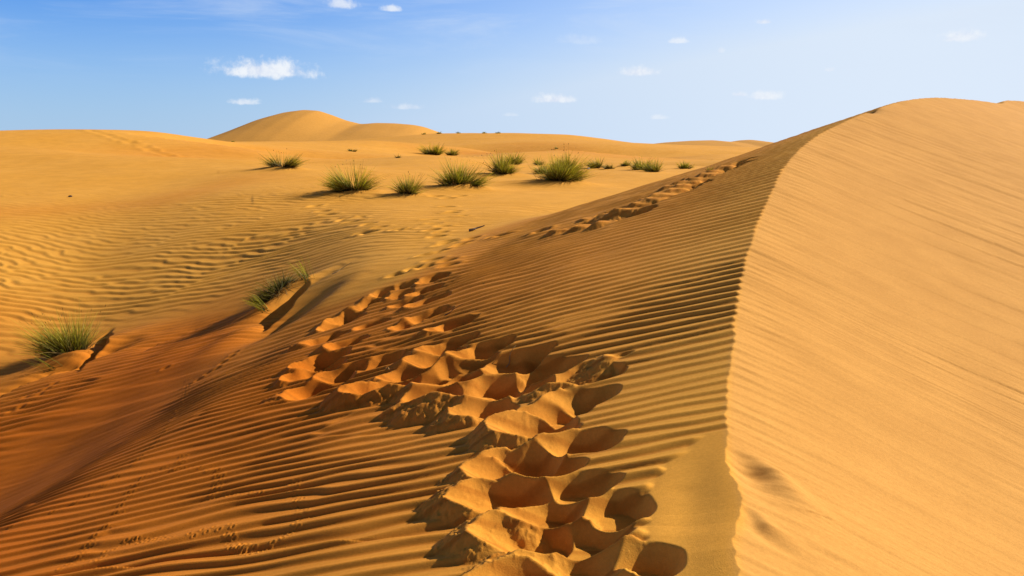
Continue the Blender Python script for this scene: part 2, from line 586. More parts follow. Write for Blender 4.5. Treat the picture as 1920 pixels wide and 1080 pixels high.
def along(P, side, wd):
    P = [stretch(*p) for p in P]
    bb = np.full(GX.shape, 1e9); out = np.zeros(GX.shape)
    for a, b in zip(P[:-1], P[1:]):
        ex, ey = b[0] - a[0], b[1] - a[1]
        t = np.clip(((GX - a[0]) * ex + (GY - a[1]) * ey) / (ex * ex + ey * ey), 0, 1)
        qx, qy = GX - a[0] - ex * t, GY - a[1] - ey * t
        d = np.hypot(qx, qy); sg = np.sign(ex * qy - ey * qx)
        m = d < bb
        bb = np.where(m, d, bb); out = np.where(m, sg * d, out)
    return out


# swells of the middle distance: a rounded brow with a hollow behind it
for P, w_, h_ in (([(560, 297, 62), (700, 294, 64), (830, 290, 66), (960, 297, 66), (1120, 308, 64)], 5.0, 0.80),
                  ([(380, 262, 100), (560, 265, 110), (700, 267, 115), (860, 272, 118), (980, 279, 112)], 9.0, 1.5),
                  ([(-80, 296, 38), (100, 292, 39), (320, 292, 42), (430, 297, 44)], 4.0, 0.30),
                  ([(1010, 283, 100), (1100, 279, 110), (1200, 287, 112), (1330, 292, 110)], 8.0, 0.9)):
    dd_ = along(P, 1, w_)
    Z += -h_ * np.exp(-((dd_ - 1.5 * w_) / w_) ** 2) + 0.12 * h_ * np.exp(-(dd_ / (.6 * w_)) ** 2) - .25 * h_ * np.exp(-((dd_ + 2.2 * w_) / (1.2 * w_)) ** 2)

# ---- tufts: px, py (foot), width px, height px, seed colour, mound
TUFTS = [
    # px, base row, width px, height px, tone (0 fresh .. 1 dry), blades, mound size, label
    (128, 664, 118, 78, .25, 1500, 0.0, "large bright green grass tuft leaning left, its roots bare over a sand bank"),
    (518, 563, 84, 40, .60, 1300, 0.0, "dark straggly grass tuft lying flat on the bank left of the upper footprints"),
    (662, 365, 88, 48, .20, 1100, 1.0, "dense green tuft on its own mound, leftmost of the big middle row"),
    (763, 368, 60, 34, .45, 600, 0.9, "pale parted tuft in the gap between two denser green tufts"),
    (862, 356, 94, 44, .22, 1100, 1.0, "broad fan shaped green tuft at the middle of the row of tufts"),
    (942, 331, 74, 36, .35, 900, 0.9, "dark rounded tuft with a small yellow tuft right behind it"),
    (1045, 348, 104, 50, .30, 1300, 1.0, "widest and darkest tuft of the row, spreading low to the right"),
    (1062, 322, 56, 42, .45, 700, 0.4, "tall tuft with brownish seed heads rising behind the widest tuft"),
    (1016, 326, 34, 20, .55, 300, 0.3, "low dry green tuft at the left shoulder of the widest tuft"),
    (962, 309, 44, 22, .15, 400, 0.3, "yellow green tuft on a ledge behind the dark rounded tuft"),
    (1010, 310, 20, 16, .35, 200, 0.2, "small round tuft alone behind the gap left of the tall seed head tuft"),
    (533, 318, 56, 29, .55, 700, 1.0, "thin grass tuft at the tip of a curved sand ridge on the left"),
    (812, 291, 44, 22, .20, 500, 0.3, "left half of the long low grass clump on the middle rise"),
    (848, 292, 30, 16, .50, 300, 0.2, "drier right tail of the long low grass clump on the middle rise"),
    (1120, 316, 34, 20, .50, 450, 0.4, "brownish tuft beside the small white stone"),
    (1142, 317, 22, 12, .85, 220, 0.3, "dead brown tuft between the brownish tuft and the twiggy heap"),
    (1174, 312, 30, 12, .90, 300, 0.5, "dead twiggy grass heap left of the wide golden green tuft"),
    (1204, 320, 44, 24, .40, 600, 0.5, "left part of the wide golden green tuft on the right of the plain"),
    (1228, 323, 34, 24, .45, 450, 0.3, "right part of the wide golden green tuft on the right of the plain"),
    (1282, 317, 30, 17, .15, 300, 0.3, "small fresh tuft standing alone near the foot of the tall dune"),
    (1330, 322, 14, 11, .35, 90, 0.0, "tiny tuft just showing over the dune shoulder"),
    (661, 284, 18, 8, .95, 120, 0.2, "small dead brown tuft alone on the pale rise"),
    (746, 296, 18, 8, .75, 70, 0.0, "faint yellow wisp of grass left of the long low clump"),
    (1044, 279, 8, 6, .80, 60, 0.0, "tiny ochre tuft high on the bare slope above the tall seed head tuft"),
    (795, 249, 12, 5, .4, 60, 0.0, "small flat tuft at the right foot of the far peak"),
    (822, 250, 16, 5, .6, 80, 0.2, "dark tuft on the skyline right of the far peak"),
    (860, 250, 12, 4, .6, 60, 0.0, "second skyline tuft to the right of the far peak"),
    (906, 249, 14, 4, .6, 60, 0.0, "third skyline tuft to the right of the far peak"),
    (934, 249, 12, 4, .7, 60, 0.0, "fourth and last skyline tuft to the right of the far peak"),
    (437, 258, 10, 4, .3, 50, 0.0, "tiny green tuft at the left foot of the far peak"),
]
def hit(px, py):
    """where the line of sight meets the finished sheet"""
    d = pix_dir(px, py); hr = math.hypot(d[0], d[1]); az_ = math.atan2(d[0], d[1])
    j = min(max(np.searchsorted(AZ, az_), 1), na - 1)
    f = (az_ - AZ[j - 1]) / (AZ[j] - AZ[j - 1])
    col_ = Z[:, j - 1] * (1 - f) + Z[:, j] * f
    g = col_ - RR * d[2] / hr
    ok = (g > 0) & (RR > 1.6)
    if not ok.any() or RR[np.argmax(ok)] > 800:
        return None
    i = np.argmax(ok)
    t = g[i - 1] / (g[i - 1] - g[i]) if g[i - 1] < 0 else 0
    r = RR[i - 1] + t * (RR[i] - RR[i - 1])
    return r * math.sin(az_), r * math.cos(az_)


tuft_xy = []
for t in TUFTS:
    h = hit(t[0], t[1])
    if h is None:
        for dy_ in range(1, 12):
            h = hit(t[0], t[1] + dy_)
            if h is not None: break
    tuft_xy.append(h)
    if t[6] > 0:
        wm = t[2] / F * h[1]
        mound(h[0] + .1 * wm, h[1], wm * .55, wm * 0.11 * t[6], 0.0, 1.2, 1.2)

# sand banks that hold the two near tufts
def bank(px, py, w, h, ang, long, cutside):
    x, y = hit(px, py)
    wi = window(x, y, w * long * 3)
    X = GX[wi] - x; Y = GY[wi] - y
    u = X * math.cos(ang) + Y * math.sin(ang); v = -X * math.sin(ang) + Y * math.cos(ang)
    v = v + 0.12 * w * noise2(GX[wi] * 2.2, GY[wi] * 2.2, 91)
    along = np.exp(-(u / (w * long)) ** 2)
    # steep on the camera side, long and gentle behind
    cross = np.where(v < 0, sstep(-w * cutside, 0.0, v), np.exp(-(v / (w * 1.6)) ** 2))
    Z[wi] += h * along * cross
    return x, y


BA = R(42)
bank(150, 668, 0.46, 0.20, BA, 2.3, 1.2)
bank(528, 560, 0.40, 0.22, R(55), 2.2, 1.1)
gx_, gy_ = hit(535, 590)
dent(gx_, gy_, 0.55, 0.20, R(60), 2.0, 0.15)
gx_, gy_ = hit(195, 650)
dent(gx_, gy_, 0.40, 0.14, R(60), 1.8, 0.1)

def scarp(P, h, w, cut=.10):
    P = [hit(*p) for p in P]
    L = [0]
    for a, b in zip(P[:-1], P[1:]): L.append(L[-1] + math.hypot(b[0] - a[0], b[1] - a[1]))
    bb = np.full(GX.shape, 1e9); sg_ = np.zeros(GX.shape); tt = np.zeros(GX.shape)
    for k_, (a, b) in enumerate(zip(P[:-1], P[1:])):
        ex, ey = b[0] - a[0], b[1] - a[1]
        t = np.clip(((GX - a[0]) * ex + (GY - a[1]) * ey) / (ex * ex + ey * ey), 0, 1)
        qx, qy = GX - a[0] - ex * t, GY - a[1] - ey * t
        d = np.hypot(qx, qy); m = d < bb
        bb = np.where(m, d, bb); sg_ = np.where(m, np.sign(ex * qy - ey * qx) * d, sg_)
        tt = np.where(m, (L[k_] + t * (L[k_ + 1] - L[k_])) / L[-1], tt)
    sd_ = -sg_ + 0.05 * noise2(GX * 2.5, GY * 2.5, 141)      # positive on the sunless side
    return -h * sstep(-.02, cut, sd_) * np.exp(-np.maximum(sd_, 0) / w) * sstep(-.0, .25, tt) * sstep(1.0, .6, tt)


Z += scarp([(584, 520), (572, 545), (548, 575), (520, 602), (488, 628)], .42, .55)
Z += scarp([(478, 578), (430, 592), (370, 615), (310, 640), (255, 668)], .20, .45)
Z += scarp([(165, 662), (110, 690), (50, 718), (-20, 752), (-100, 790)], .34, .55)
Z += scarp([(214, 612), (200, 640), (178, 668), (150, 700)], .28, .45)
# ---- deep footprints of the climb: (px, py, half length, half width)
PRINTS = [
    (813, 521, .24, .16), (758, 533, .26, .17), (803, 543, .24, .17), (722, 545, .22, .14), (806, 563, .26, .18), (752, 552, .2, .14),
    (808, 588, .27, .18), (762, 566, .22, .15), (694, 566, .26, .18), (655, 588, .28, .18), (638, 606, .28, .18), (768, 606, .22, .15),
    (858, 604, .30, .18), (700, 608, .24, .14), (618, 633, .30, .19), (850, 640, .30, .19), (655, 640, .27, .18),
    (614, 667, .31, .19), (916, 648, .36, .20), (722, 672, .28, .18), (825, 662, .28, .18), (598, 692, .31, .20), (650, 690, .24, .15),
    (604, 722, .33, .20), (886, 676, .33, .20), (975, 672, .42, .22), (812, 704, .32, .20), (1022, 690, .36, .22),
    (932, 722, .36, .22), (985, 728, .33, .20), (1105, 700, .30, .26),
    (1075, 745, .28, .24), (1030, 770, .28, .22), (1000, 800, .28, .24), (1085, 822, .30, .26),
    (965, 862, .30, .24), (1065, 905, .27, .22), (945, 930, .28, .24), (1135, 945, .24, .30),
    (985, 1010, .26, .24), (1080, 1000, .25, .24), (1060, 1060, .24, .22), (1190, 1050, .20, .17),
    (735, 722, .28, .17), (772, 695, .26, .16), (870, 708, .28, .17), (800, 745, .26, .16), (900, 770, .26, .16), (850, 690, .24, .15), (1020, 870, .22, .18), (1020, 960, .24, .2), (930, 880, .24, .18),
    (1010, 1095, .24, .2), (1180, 1105, .22, .17), (1100, 1110, .22, .2),
]
pr = []
for (px, py, a, b) in PRINTS:
    if py > 740: px += 26; a *= .84; b *= .9
    if py < 650: a *= .88; b *= .9
    h = hit(px, py)
    pr.append((zat(h[0], h[1], ZSM), h[0], h[1], a, b))
pr.sort(reverse=True)
for k, (_, x, y, a, b) in enumerate(pr):
    footprint(x, y, a * random.uniform(.85, 1.05), b * random.uniform(.78, .95), (0.16 if y < 8 else 0.19) * a / .3 + random.uniform(-.01, .03), wall=random.uniform(1.4, 2.2), rep=random.uniform(.70, .88), lob=(1.8 if y < 7.5 else .6) * random.uniform(.7, 1.25))
h = hit(1168, 662)
footprint(h[0], h[1], .12, .07, 0.03, lob=.6)

# collapsed track along the shoulder of the tall dune
for (px, py) in [(1110, 416), (1150, 408), (1190, 399), (1222, 383), (1250, 372), (1275, 362), (1292, 350), (1310, 340), (1335, 332), (1352, 322), (1375, 312)]:
    h = hit(px, py)
    if h and h[1] < 30:
        footprint(h[0], h[1], .42, .20, 0.14, wall=1.8, lob=.12)
        footprint(h[0] + .3, h[1] + .5, .30, .15, 0.10, wall=1.8, lob=.12)
# notch in the crest near the top
xk, yk = cpts[15][:2]
dent(xk - .35, yk - .1, 0.30, 0.20, R(45), 1.8, 0.0)

# ---- shallow older prints crossing the plain
SM = [(775, 503), (745, 514), (812, 487), (838, 489), (842, 497), (800, 500), (808, 477), (822, 472), (795, 478), (828, 459), (842, 455), (818, 444), (826, 436),
      (808, 432), (840, 452), (858, 461), (884, 448), (870, 458), (830, 424), (812, 420), (805, 413), (845, 400), (852, 396), (838, 388), (865, 405), (620, 402), (608, 404),
      (645, 411), (655, 416), (670, 413), (690, 420), (678, 437), (692, 436), (712, 426), (745, 431), (760, 430), (930, 442), (945, 440), (605, 396), (675, 406), (590, 386),
      (862, 368), (818, 368), (840, 372), (1010, 433), (1015, 432), (694, 322), (690, 328), (697, 334), (686, 340), (700, 345), (680, 318), (672, 316), (690, 350), (706, 349)]
for (px, py) in SM:
    h = hit(px, py)
    s = 0.5 + h[1] / 30
    dent(h[0], h[1], .11 * s, .085 * s, random.uniform(0, .8), 1.6, .2)
# line of prints up the far left dune
for k in range(34):
    t = k / 33
    px = 170 + 145 * t + random.uniform(-5, 5); py = 245 + 48 * t ** 1.15 + random.uniform(-1.5, 1.5)
    h = hit(px, py)
    if h: dent(h[0], h[1], .30, .05, random.uniform(0, 1), 1.5, .5)
# soft paw prints along the dark hollow
for (px, py) in [(102, 718), (88, 728), (75, 738), (48, 745), (40, 762), (20, 772), (390, 700), (405, 692), (418, 680), (432, 670), (440, 662), (372, 712), (355, 722), (310, 690)]:
    h = hit(px, py)
    dent(h[0], h[1], .045, .018, .5, 1.5, .4)

# ---- beetle tracks: paired rows of pin-prick dents
TRACKS = [[(352, 712), (350, 735), (335, 765), (318, 790), (300, 822), (270, 853), (240, 880), (205, 903), (170, 928), (140, 948), (100, 962), (60, 975), (0, 998)],
          [(345, 852), (330, 882), (300, 878), (270, 890), (245, 920), (232, 950), (205, 985), (180, 1010), (150, 1045), (110, 1075)],
          [(345, 855), (335, 882), (385, 872), (400, 886), (415, 884), (402, 930), (460, 925), (500, 920), (552, 902), (550, 928), (568, 945), (568, 975), (548, 1000), (510, 1030), (480, 1038), (440, 1030), (430, 1005), (428, 985), (400, 990), (330, 1010), (240, 1016), (190, 1042), (150, 1072)],
          [(440, 1030), (470, 1034), (440, 1022), (470, 1032)], [(245, 1016), (300, 1008), (240, 1018)]]
for T in TRACKS:
    W3 = [hit(*p) for p in T]
    for a, b in zip(W3[:-1], W3[1:]):
        L = math.hypot(b[0] - a[0], b[1] - a[1]); n = max(2, int(L / .034))
        tx, ty = (b[0] - a[0]) / L, (b[1] - a[1]) / L
        for k in range(n):
            if random.random() < .2: continue
            s = 0.022 * (1 if k % 2 else -1) + random.uniform(-.005, .005)
            t = k / n
            dent(a[0] + (b[0] - a[0]) * t - ty * s, a[1] + (b[1] - a[1]) * t + tx * s, .0105, .0062, 0, 1.1, .7)

wd_ = (RR > 2) & (RR < 30)
Z[wd_] += DIG[wd_] * 0.005 * fbm(GX[wd_] * 9, GY[wd_] * 9, 131, 3)

# ------------------------------------------------------------------ colour of the sand (redder low on the left, painting the slope's shade deeper; sunlit right flank toned down)
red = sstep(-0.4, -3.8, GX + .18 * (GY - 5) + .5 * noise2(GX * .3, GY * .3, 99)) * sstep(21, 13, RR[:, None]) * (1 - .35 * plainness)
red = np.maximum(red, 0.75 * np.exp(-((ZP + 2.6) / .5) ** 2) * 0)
red = np.maximum(red, (0.33 * sstep(.0, 1.6, CD) + .58 * sstep(1.2, 5.0, CD + .5 * noise2(GX * .3, GY * .3, 98)) * sstep(15, 8, GY)) * (1 - plainness) * sstep(40, 20, RR[:, None]))  # whole left flank reddened, its shade deepened in the colour
flank_s = sstep(0.05, -0.05, CD)
TROUGH = np.clip(np.where(CD > 0, (1 - plainness) * rip_l / 0.0135 + plainness * .7 * rip_p / 0.02, 0), -1, 1)
TROUGH = sstep(0.1, -0.95, TROUGH) * (1 - DIG)  # strongest in the ripple troughs
band = np.zeros_like(GX)
for P, wd in (([hit(-60, 402), hit(60, 395), hit(170, 390), hit(290, 380), hit(400, 352), hit(480, 330)], 1.0), ([hit(340, 293), hit(450, 290), hit(560, 293), hit(640, 296)], 3.0), ([hit(900, 288), hit(1000, 282), hit(1120, 288)], 6.0), ([hit(-50, 600), hit(60, 640), hit(240, 640)], 1.2)):
    bb = np.full(GX.shape, 1e9)
    for a, b in zip(P[:-1], P[1:]):
        ex, ey = b[0] - a[0], b[1] - a[1]
        t = np.clip(((GX - a[0]) * ex + (GY - a[1]) * ey) / (ex * ex + ey * ey), 0, 1)
        bb = np.minimum(bb, np.hypot(GX - a[0] - ex * t, GY - a[1] - ey * t))
    band = np.maximum(band, np.exp(-(bb / (1.7 * wd)) ** 2) * (.75 + .5 * noise2(GX * .15, GY * .15, 121)))

# ------------------------------------------------------------------ materials
def material(name):
    m = bpy.data.materials.new(name)
    m.use_nodes = True
    return m, Nodes(m.node_tree)


def sand_material():
    m, n = material("sand")
    at_ = n.n('ShaderNodeAttribute', attribute_name='sand', attribute_type='GEOMETRY')
    s = n.n('ShaderNodeSeparateXYZ'); n.put(s.inputs[0], at_.outputs['Vector'])
    redf, flankf, dig = s.outputs
    g = n.n('ShaderNodeNewGeometry').outputs['Position']
    big = n.noise(g, 0.35, 3)
    mid = n.noise(g, 5.0, 4, 0.6)
    grain = n.noise(g, 260.0, 2, 0.8)
    tan = n.mix(n.ramp(big, 0.3, 0.7), c4(0.665, 0.312, 0.042), c4(0.685, 0.330, 0.052))
    col = n.mix(flankf, tan, c4(0.570, 0.285, 0.068))  # right flank: less saturated, and darkened in colour to offset its strong sun
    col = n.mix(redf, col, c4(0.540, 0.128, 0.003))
    trough_f = n.n('ShaderNodeAttribute', attribute_name='trough_dark', attribute_type='GEOMETRY').outputs['Fac']
    col = n.mix(n.m('MULTIPLY', trough_f, 0.55), col, c4(0.34, 0.105, 0.008))  # dark red in ripple troughs: sorted grains, deepened to paint in ripple shade
    dug_shade = n.mix(n.ramp(mid, 0.42, 0.62), c4(0.22, 0.062, 0.005), c4(0.54, 0.21, 0.018))  # mottled moist sand, reddened and darkened to paint in footprint shadows
    col = n.mix(n.m('MULTIPLY', dig, 0.6), col, dug_shade)
    col = n.mix(1.0, col, n.mix(grain, c4(0.80, 0.80, 0.80), c4(1.2, 1.2, 1.2)), 'MULTIPLY')
    col = n.mix(1.0, col, n.mix(n.ramp(n.noise(g, 42.0, 5, 0.75), .3, .7), c4(0.93, 0.92, 0.90), c4(1.07, 1.08, 1.1)), 'MULTIPLY')
    col = n.mix(1.0, col, n.mix(n.ramp(n.noise(g, 1.3, 4, 0.65), .3, .7), c4(0.95, 0.94, 0.92), c4(1.05, 1.06, 1.08)), 'MULTIPLY')
    bs = n.n('ShaderNodeBsdfPrincipled')
    n.put(bs.inputs['Base Color'], col)
    bs.inputs['Roughness'].default_value = 0.95
    bs.inputs['Specular IOR Level'].default_value = 0.12
    hgt = n.m('ADD', n.m('MULTIPLY', n.noise(g, 140.0, 3, 0.7), 1.0), n.m('MULTIPLY', n.m('MULTIPLY', dig, n.noise(g, 38.0, 4, 0.7)), 5.0))
    bp = n.n('ShaderNodeBump')
    bp.inputs['Strength'].default_value = 0.55
    bp.inputs['Distance'].default_value = 0.004
    n.put(bp.inputs['Height'], hgt)
    n.put(bs.inputs['Normal'], bp.outputs[0])
    o = n.n('ShaderNodeOutputMaterial'); n.put(o.inputs[0], bs.outputs[0])
    return m


SAND = sand_material()


def build_grid(name, X, Y, Zz, attr, wrap=False, extra_attr=None):
    ni, nj = X.shape
    co = np.empty((ni * nj, 3), np.float32)
    co[:, 0] = X.ravel(); co[:, 1] = Y.ravel(); co[:, 2] = Zz.ravel()
    idx = np.arange(ni * nj, dtype=np.int32).reshape(ni, nj)
    if wrap: idx = np.c_[idx, idx[:, :1]]
    a = idx[:-1, :-1].ravel(); b = idx[:-1, 1:].ravel(); c = idx[1:, 1:].ravel(); d = idx[1:, :-1].ravel()
    q = np.stack([a, d, c, b], 1)
    me = bpy.data.meshes.new(name)
    me.vertices.add(len(co)); me.vertices.foreach_set('co', co.ravel())
    me.loops.add(q.size); me.loops.foreach_set('vertex_index', q.ravel())
    me.polygons.add(len(q)); me.polygons.foreach_set('loop_start', np.arange(0, q.size, 4, dtype=np.int32))
    try:
        me.polygons.foreach_set('loop_total', np.full(len(q), 4, np.int32))
    except Exception:
        pass
    me.update(calc_edges=True)
    me.polygons.foreach_set('use_smooth', np.ones(len(q), bool))
    at_ = me.attributes.new('sand', 'FLOAT_VECTOR', 'POINT')
    at_.data.foreach_set('vector', attr.reshape(-1, 3).astype(np.float32).ravel())
    if extra_attr is not None:
        ea = me.attributes.new('trough_dark', 'FLOAT', 'POINT')
        ea.data.foreach_set('value', extra_attr.astype(np.float32).ravel())
    me.materials.append(SAND)
    o = bpy.data.objects.new(name, me)
    COL.objects.link(o)
    o['kind'] = 'structure'
    return o


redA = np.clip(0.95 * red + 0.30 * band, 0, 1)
build_grid("sand_ground", GX[:, :-1], GY[:, :-1], Z[:, :-1], np.stack([redA, flank_s * (1 - plainness), DIG], -1)[:, :-1], wrap=True, extra_attr=TROUGH[:, :-1])

# ------------------------------------------------------------------ the dunes behind
def far_dune(name, sky_px, Y0, depth_front, depth_back, shear, foot, sharp, label=None):
    P = [at(px, py, Y0) for px, py in sky_px]
    xs = np.array([p[0] for p in P]); zs = np.array([p[2] for p in P])
    nx, ny = 320, 160
    x = np.linspace(xs[0], xs[-1], nx)
    # smooth profile
    zp = np.interp(x, xs, zs)
    k = np.hanning(15); k /= k.sum()
    zp = np.convolve(np.pad(zp, 7, 'edge'), k, 'valid')
    v = np.linspace(-1, 1, ny)
    V, Xg = np.meshgrid(v, x, indexing='ij')
    H = zp[None] - foot
    yy = np.where(V < 0, V * depth_front, V * depth_back)
    fall = np.where(V < 0, 1 - np.abs(V) ** sharp, 1 - np.abs(V) ** 1.2)
    fall = np.clip(fall, 0, 1)
    Xs = Xg + shear * yy
    Zg = foot + H * fall + 0.25 * noise2(Xs * .06, yy * .06, 5) * fall * (1 - fall) * 4
    Yg = Y0 + yy + 6 * np.sin(Xs * .05)
    o = build_grid(name, Xs[:, ::1], Yg, Zg, np.stack([0 * Zg, 0.6 + 0 * Zg, 0 * Zg], -1))
    # normals must face up
    o.data.flip_normals() if o.data.polygons[0].normal.z < 0 else None
    return o


far_dune("far_dune", [(418, 285), (430, 259), (445, 247), (470, 231), (500, 217), (530, 209), (565, 205), (595, 207), (620, 215), (650, 226), (680, 233), (710, 231), (745, 232), (780, 235), (800, 239), (830, 250), (870, 262), (930, 285)],
         300, 70, 60, 0.08, -4, 1.35)
far_dune("far_dune", [(1150, 292), (1210, 271), (1245, 267), (1290, 264), (1330, 263), (1365, 266), (1385, 263), (1405, 262), (1430, 265), (1460, 271), (1500, 284), (1540, 292)],
         420, 90, 80, -0.1, -5, 1.4)

# ------------------------------------------------------------------ plants
def grass_material(name, trans):
    m, n = material(name)
    a = n.n('ShaderNodeAttribute', attribute_name='tint', attribute_type='GEOMETRY')
    bs = n.n('ShaderNodeBsdfPrincipled')
    n.put(bs.inputs['Base Color'], a.outputs['Color'])
    bs.inputs['Roughness'].default_value = 0.6
    bs.inputs['Specular IOR Level'].default_value = 0.25
    tr = n.n('ShaderNodeBsdfTranslucent'); n.put(tr.inputs[0], a.outputs['Color'])
    mx = n.n('ShaderNodeMixShader'); mx.inputs[0].default_value = trans
    n.put(mx.inputs[1], bs.outputs[0]); n.put(mx.inputs[2], tr.outputs[0])
    o = n.n('ShaderNodeOutputMaterial'); n.put(o.inputs[0], mx.outputs[0])
    return m


BLADE = grass_material("grass_blade", 0.35)
STRAW = grass_material("dry_straw", 0.15)


def ribbons(name, curves, mat, parent):
    """curves: list of (points (k,3), width0, colour base, colour tip)"""
    vs, fs, cs = [], [], []
    for pts, w, c0, c1 in curves:
        k = len(pts); b = len(vs)
        d = pts[-1] - pts[0]
        ang = random.uniform(0, math.pi)
        sd_ = np.array([math.cos(ang), math.sin(ang), 0.0])
        sd_ = sd_ - d * (sd_ @ d) / (d @ d + 1e-9); sd_ /= np.linalg.norm(sd_) + 1e-9
        for i, p in enumerate(pts):
            t = i / (k - 1)
            ww = w * (1 - 0.85 * t) * 0.5
            vs += [tuple(p - sd_ * ww), tuple(p + sd_ * ww)]
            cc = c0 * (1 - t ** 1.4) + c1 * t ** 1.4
            cs += [(*cc, 1.0)] * 2
        for i in range(k - 1):
            q = b + 2 * i
            fs.append((q, q + 1, q + 3, q + 2))
    me = bpy.data.meshes.new(name)
    me.from_pydata(vs, [], fs)
    ca = me.color_attributes.new('tint', 'FLOAT_COLOR', 'POINT')
    ca.data.foreach_set('color', np.array(cs, np.float32).ravel())
    me.materials.append(mat)
    o = bpy.data.objects.new(name, me)
    COL.objects.link(o)
    o.parent = parent
    return o


GREEN0 = np.array([0.014, 0.024, 0.003]); GREEN1 = np.array([0.60, 0.56, 0.020])  # green foot taken near black, painting in the shade of the tuft's core
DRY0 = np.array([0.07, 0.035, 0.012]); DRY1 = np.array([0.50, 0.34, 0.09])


def blade(base_p, dirv, L, droop, k=5):
    pts = []
    p = np.array(base_p, float); d = dirv / np.linalg.norm(dirv)
    st = L / (k - 1)
    for i in range(k):
        pts.append(p.copy())
        p = p + d * st
        d = d + np.array([0, 0, -droop * (0.4 + i / k)]); d /= np.linalg.norm(d)
    return np.array(pts)


def tuft(i, spec, xy):
    random.seed(100 + i * 7)
    px, py, wpx, hpx, tone, nb, mnd, label = spec
    x, y = xy
    s = y / F
    w, h = wpx * s * (.92 if i == 0 else .95), hpx * s * (1.0 if i == 0 else .98)
    z = zat(x, y) - 0.01 * h
    o = bpy.data.objects.new("grass_tuft", None)
    COL.objects.link(o)
    o.location = (x, y, z)
    o['label'] = label; o['category'] = "grass tuft"
    o['group'] = "grass tufts scattered over the sand"
    bw = max(0.006, 1.15 * s) * (1.0 if i < 2 else 1.0)
    cur = []; dry = []; heads = []
    lean = np.array([0., 0., 0.])
    flat = 1.0
    if i == 0: lean = np.array([-0.40, 0.1, 0.0])
    if i == 1: lean = np.array([-0.55, 0.1, -0.15]); flat = 0.8
    if i > 1: lean = np.array([random.uniform(-.25, .2), random.uniform(-.1, .1), 0.])
    nclump = random.randint(4, 6) + int(w * 2)
    cl = [(random.gauss(0, .22) * w, random.gauss(0, .14) * w, random.uniform(.6, 1.15)) for _ in range(nclump)]
    cw = [random.uniform(.2, 1) for _ in cl]
    for k in range(nb):
        cx, cy, cs_ = random.choices(cl, cw)[0]
        if i == 0:
            # rooted along the bank top
            t = random.uniform(-.35, .35); cx, cy = t * w * .9, t * w * .75 * 0.6
        if i == 1:
            t = random.uniform(-.5, .45); cx, cy = t * w * .8, t * w * 1.1
        bx = cx * .55 + random.gauss(0, .05) * w; by = cy * .55 + random.gauss(0, .05) * w
        out = np.array([bx, by, 0]) / (0.5 * w)
        sp = random.gauss(0, .32)
        ang = random.uniform(0, TAU)
        d = np.array([out[0] * (1.2 if i == 0 else 1.9) + sp * math.cos(ang), out[1] * 1.6 + sp * math.sin(ang), random.uniform(.25, 1.05) * flat]) + lean
        L = h * random.choice((random.uniform(.35, .8), random.uniform(.6, 1.2))) * cs_ * (1 + .35 * min(1, abs(out[0])))
        zb = zat(x + bx, y + by) - z if i < 2 else -0.12 * h * (abs(out[0])) * mnd
        zb = max(zb, -0.25)
        tn = min(1, max(0, tone + random.gauss(0, .35)))
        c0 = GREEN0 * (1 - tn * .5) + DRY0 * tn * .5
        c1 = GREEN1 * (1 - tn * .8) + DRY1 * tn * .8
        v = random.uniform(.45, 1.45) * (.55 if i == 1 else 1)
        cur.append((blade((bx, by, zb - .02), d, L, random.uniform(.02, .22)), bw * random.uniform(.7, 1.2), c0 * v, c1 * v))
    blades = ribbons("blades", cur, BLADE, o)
    # dry stems splaying low round the foot
    for k in range(max(8, nb // 12) if hpx > 14 else 0):
        ang = random.uniform(0, TAU)
        r0 = random.uniform(.05, .3) * w
        bx, by = r0 * math.cos(ang), r0 * math.sin(ang) * .6
        d = np.array([math.cos(ang), math.sin(ang), random.uniform(.1, .55)]) + lean * .6
        v = random.uniform(.5, 1.1)
        zb = max(-.25, zat(x + bx, y + by) - z) if i < 2 else 0
        dry.append((blade((bx, by, zb), d, h * random.uniform(.5, 1.05), .18), bw * .8, DRY0 * v * 1.6, DRY1 * v))
    if dry: ribbons("dry_stems", dry, STRAW, o)
    if hpx > 28:
        for k in range(7 if i > 0 else 22):
            bx, by = random.gauss(0, .2) * w, random.gauss(0, .12) * w
            d = np.array([bx / w * 1.6, by / w * 1.6, 1.0 * flat]) + lean * .7
            P = blade((bx, by, 0), d, h * random.uniform(.9, 1.25), .06)
            heads.append((P, bw * .45, DRY1 * .7, DRY1 * .8))
            q = P[-1]
            heads.append((np.array([q - (P[-1] - P[-2]) * .22, q]), bw * 1.1, DRY0 * 1.5, DRY0 * 2))
        ribbons("seed_heads", heads, STRAW, o)
    if i < 2:
        roots = []
        for k in range(22):
            t = random.uniform(-.45, .45)
            bx, by = (t * w * .9, t * w * .55) if i == 0 else (t * w * .7, t * w)
            d = np.array([random.uniform(.1, .7), random.uniform(-1., -.3), random.uniform(-.3, .2)])
            P = blade((bx, by, zat(x + bx, y + by) - z + .03), d, random.uniform(.12, .38), .35, 7)
            for q in P[1:]:
                q[2] = max(q[2], zat(x + q[0], y + q[1]) - z + .008)
                q[0] += random.uniform(-.02, .02)
            roots.append((P, .012, DRY0 * 1.2, DRY1 * .8))
        ribbons("roots", roots, STRAW, o)
    return o


for i, (t, xy) in enumerate(zip(TUFTS, tuft_xy)):
    tuft(i, t, xy)


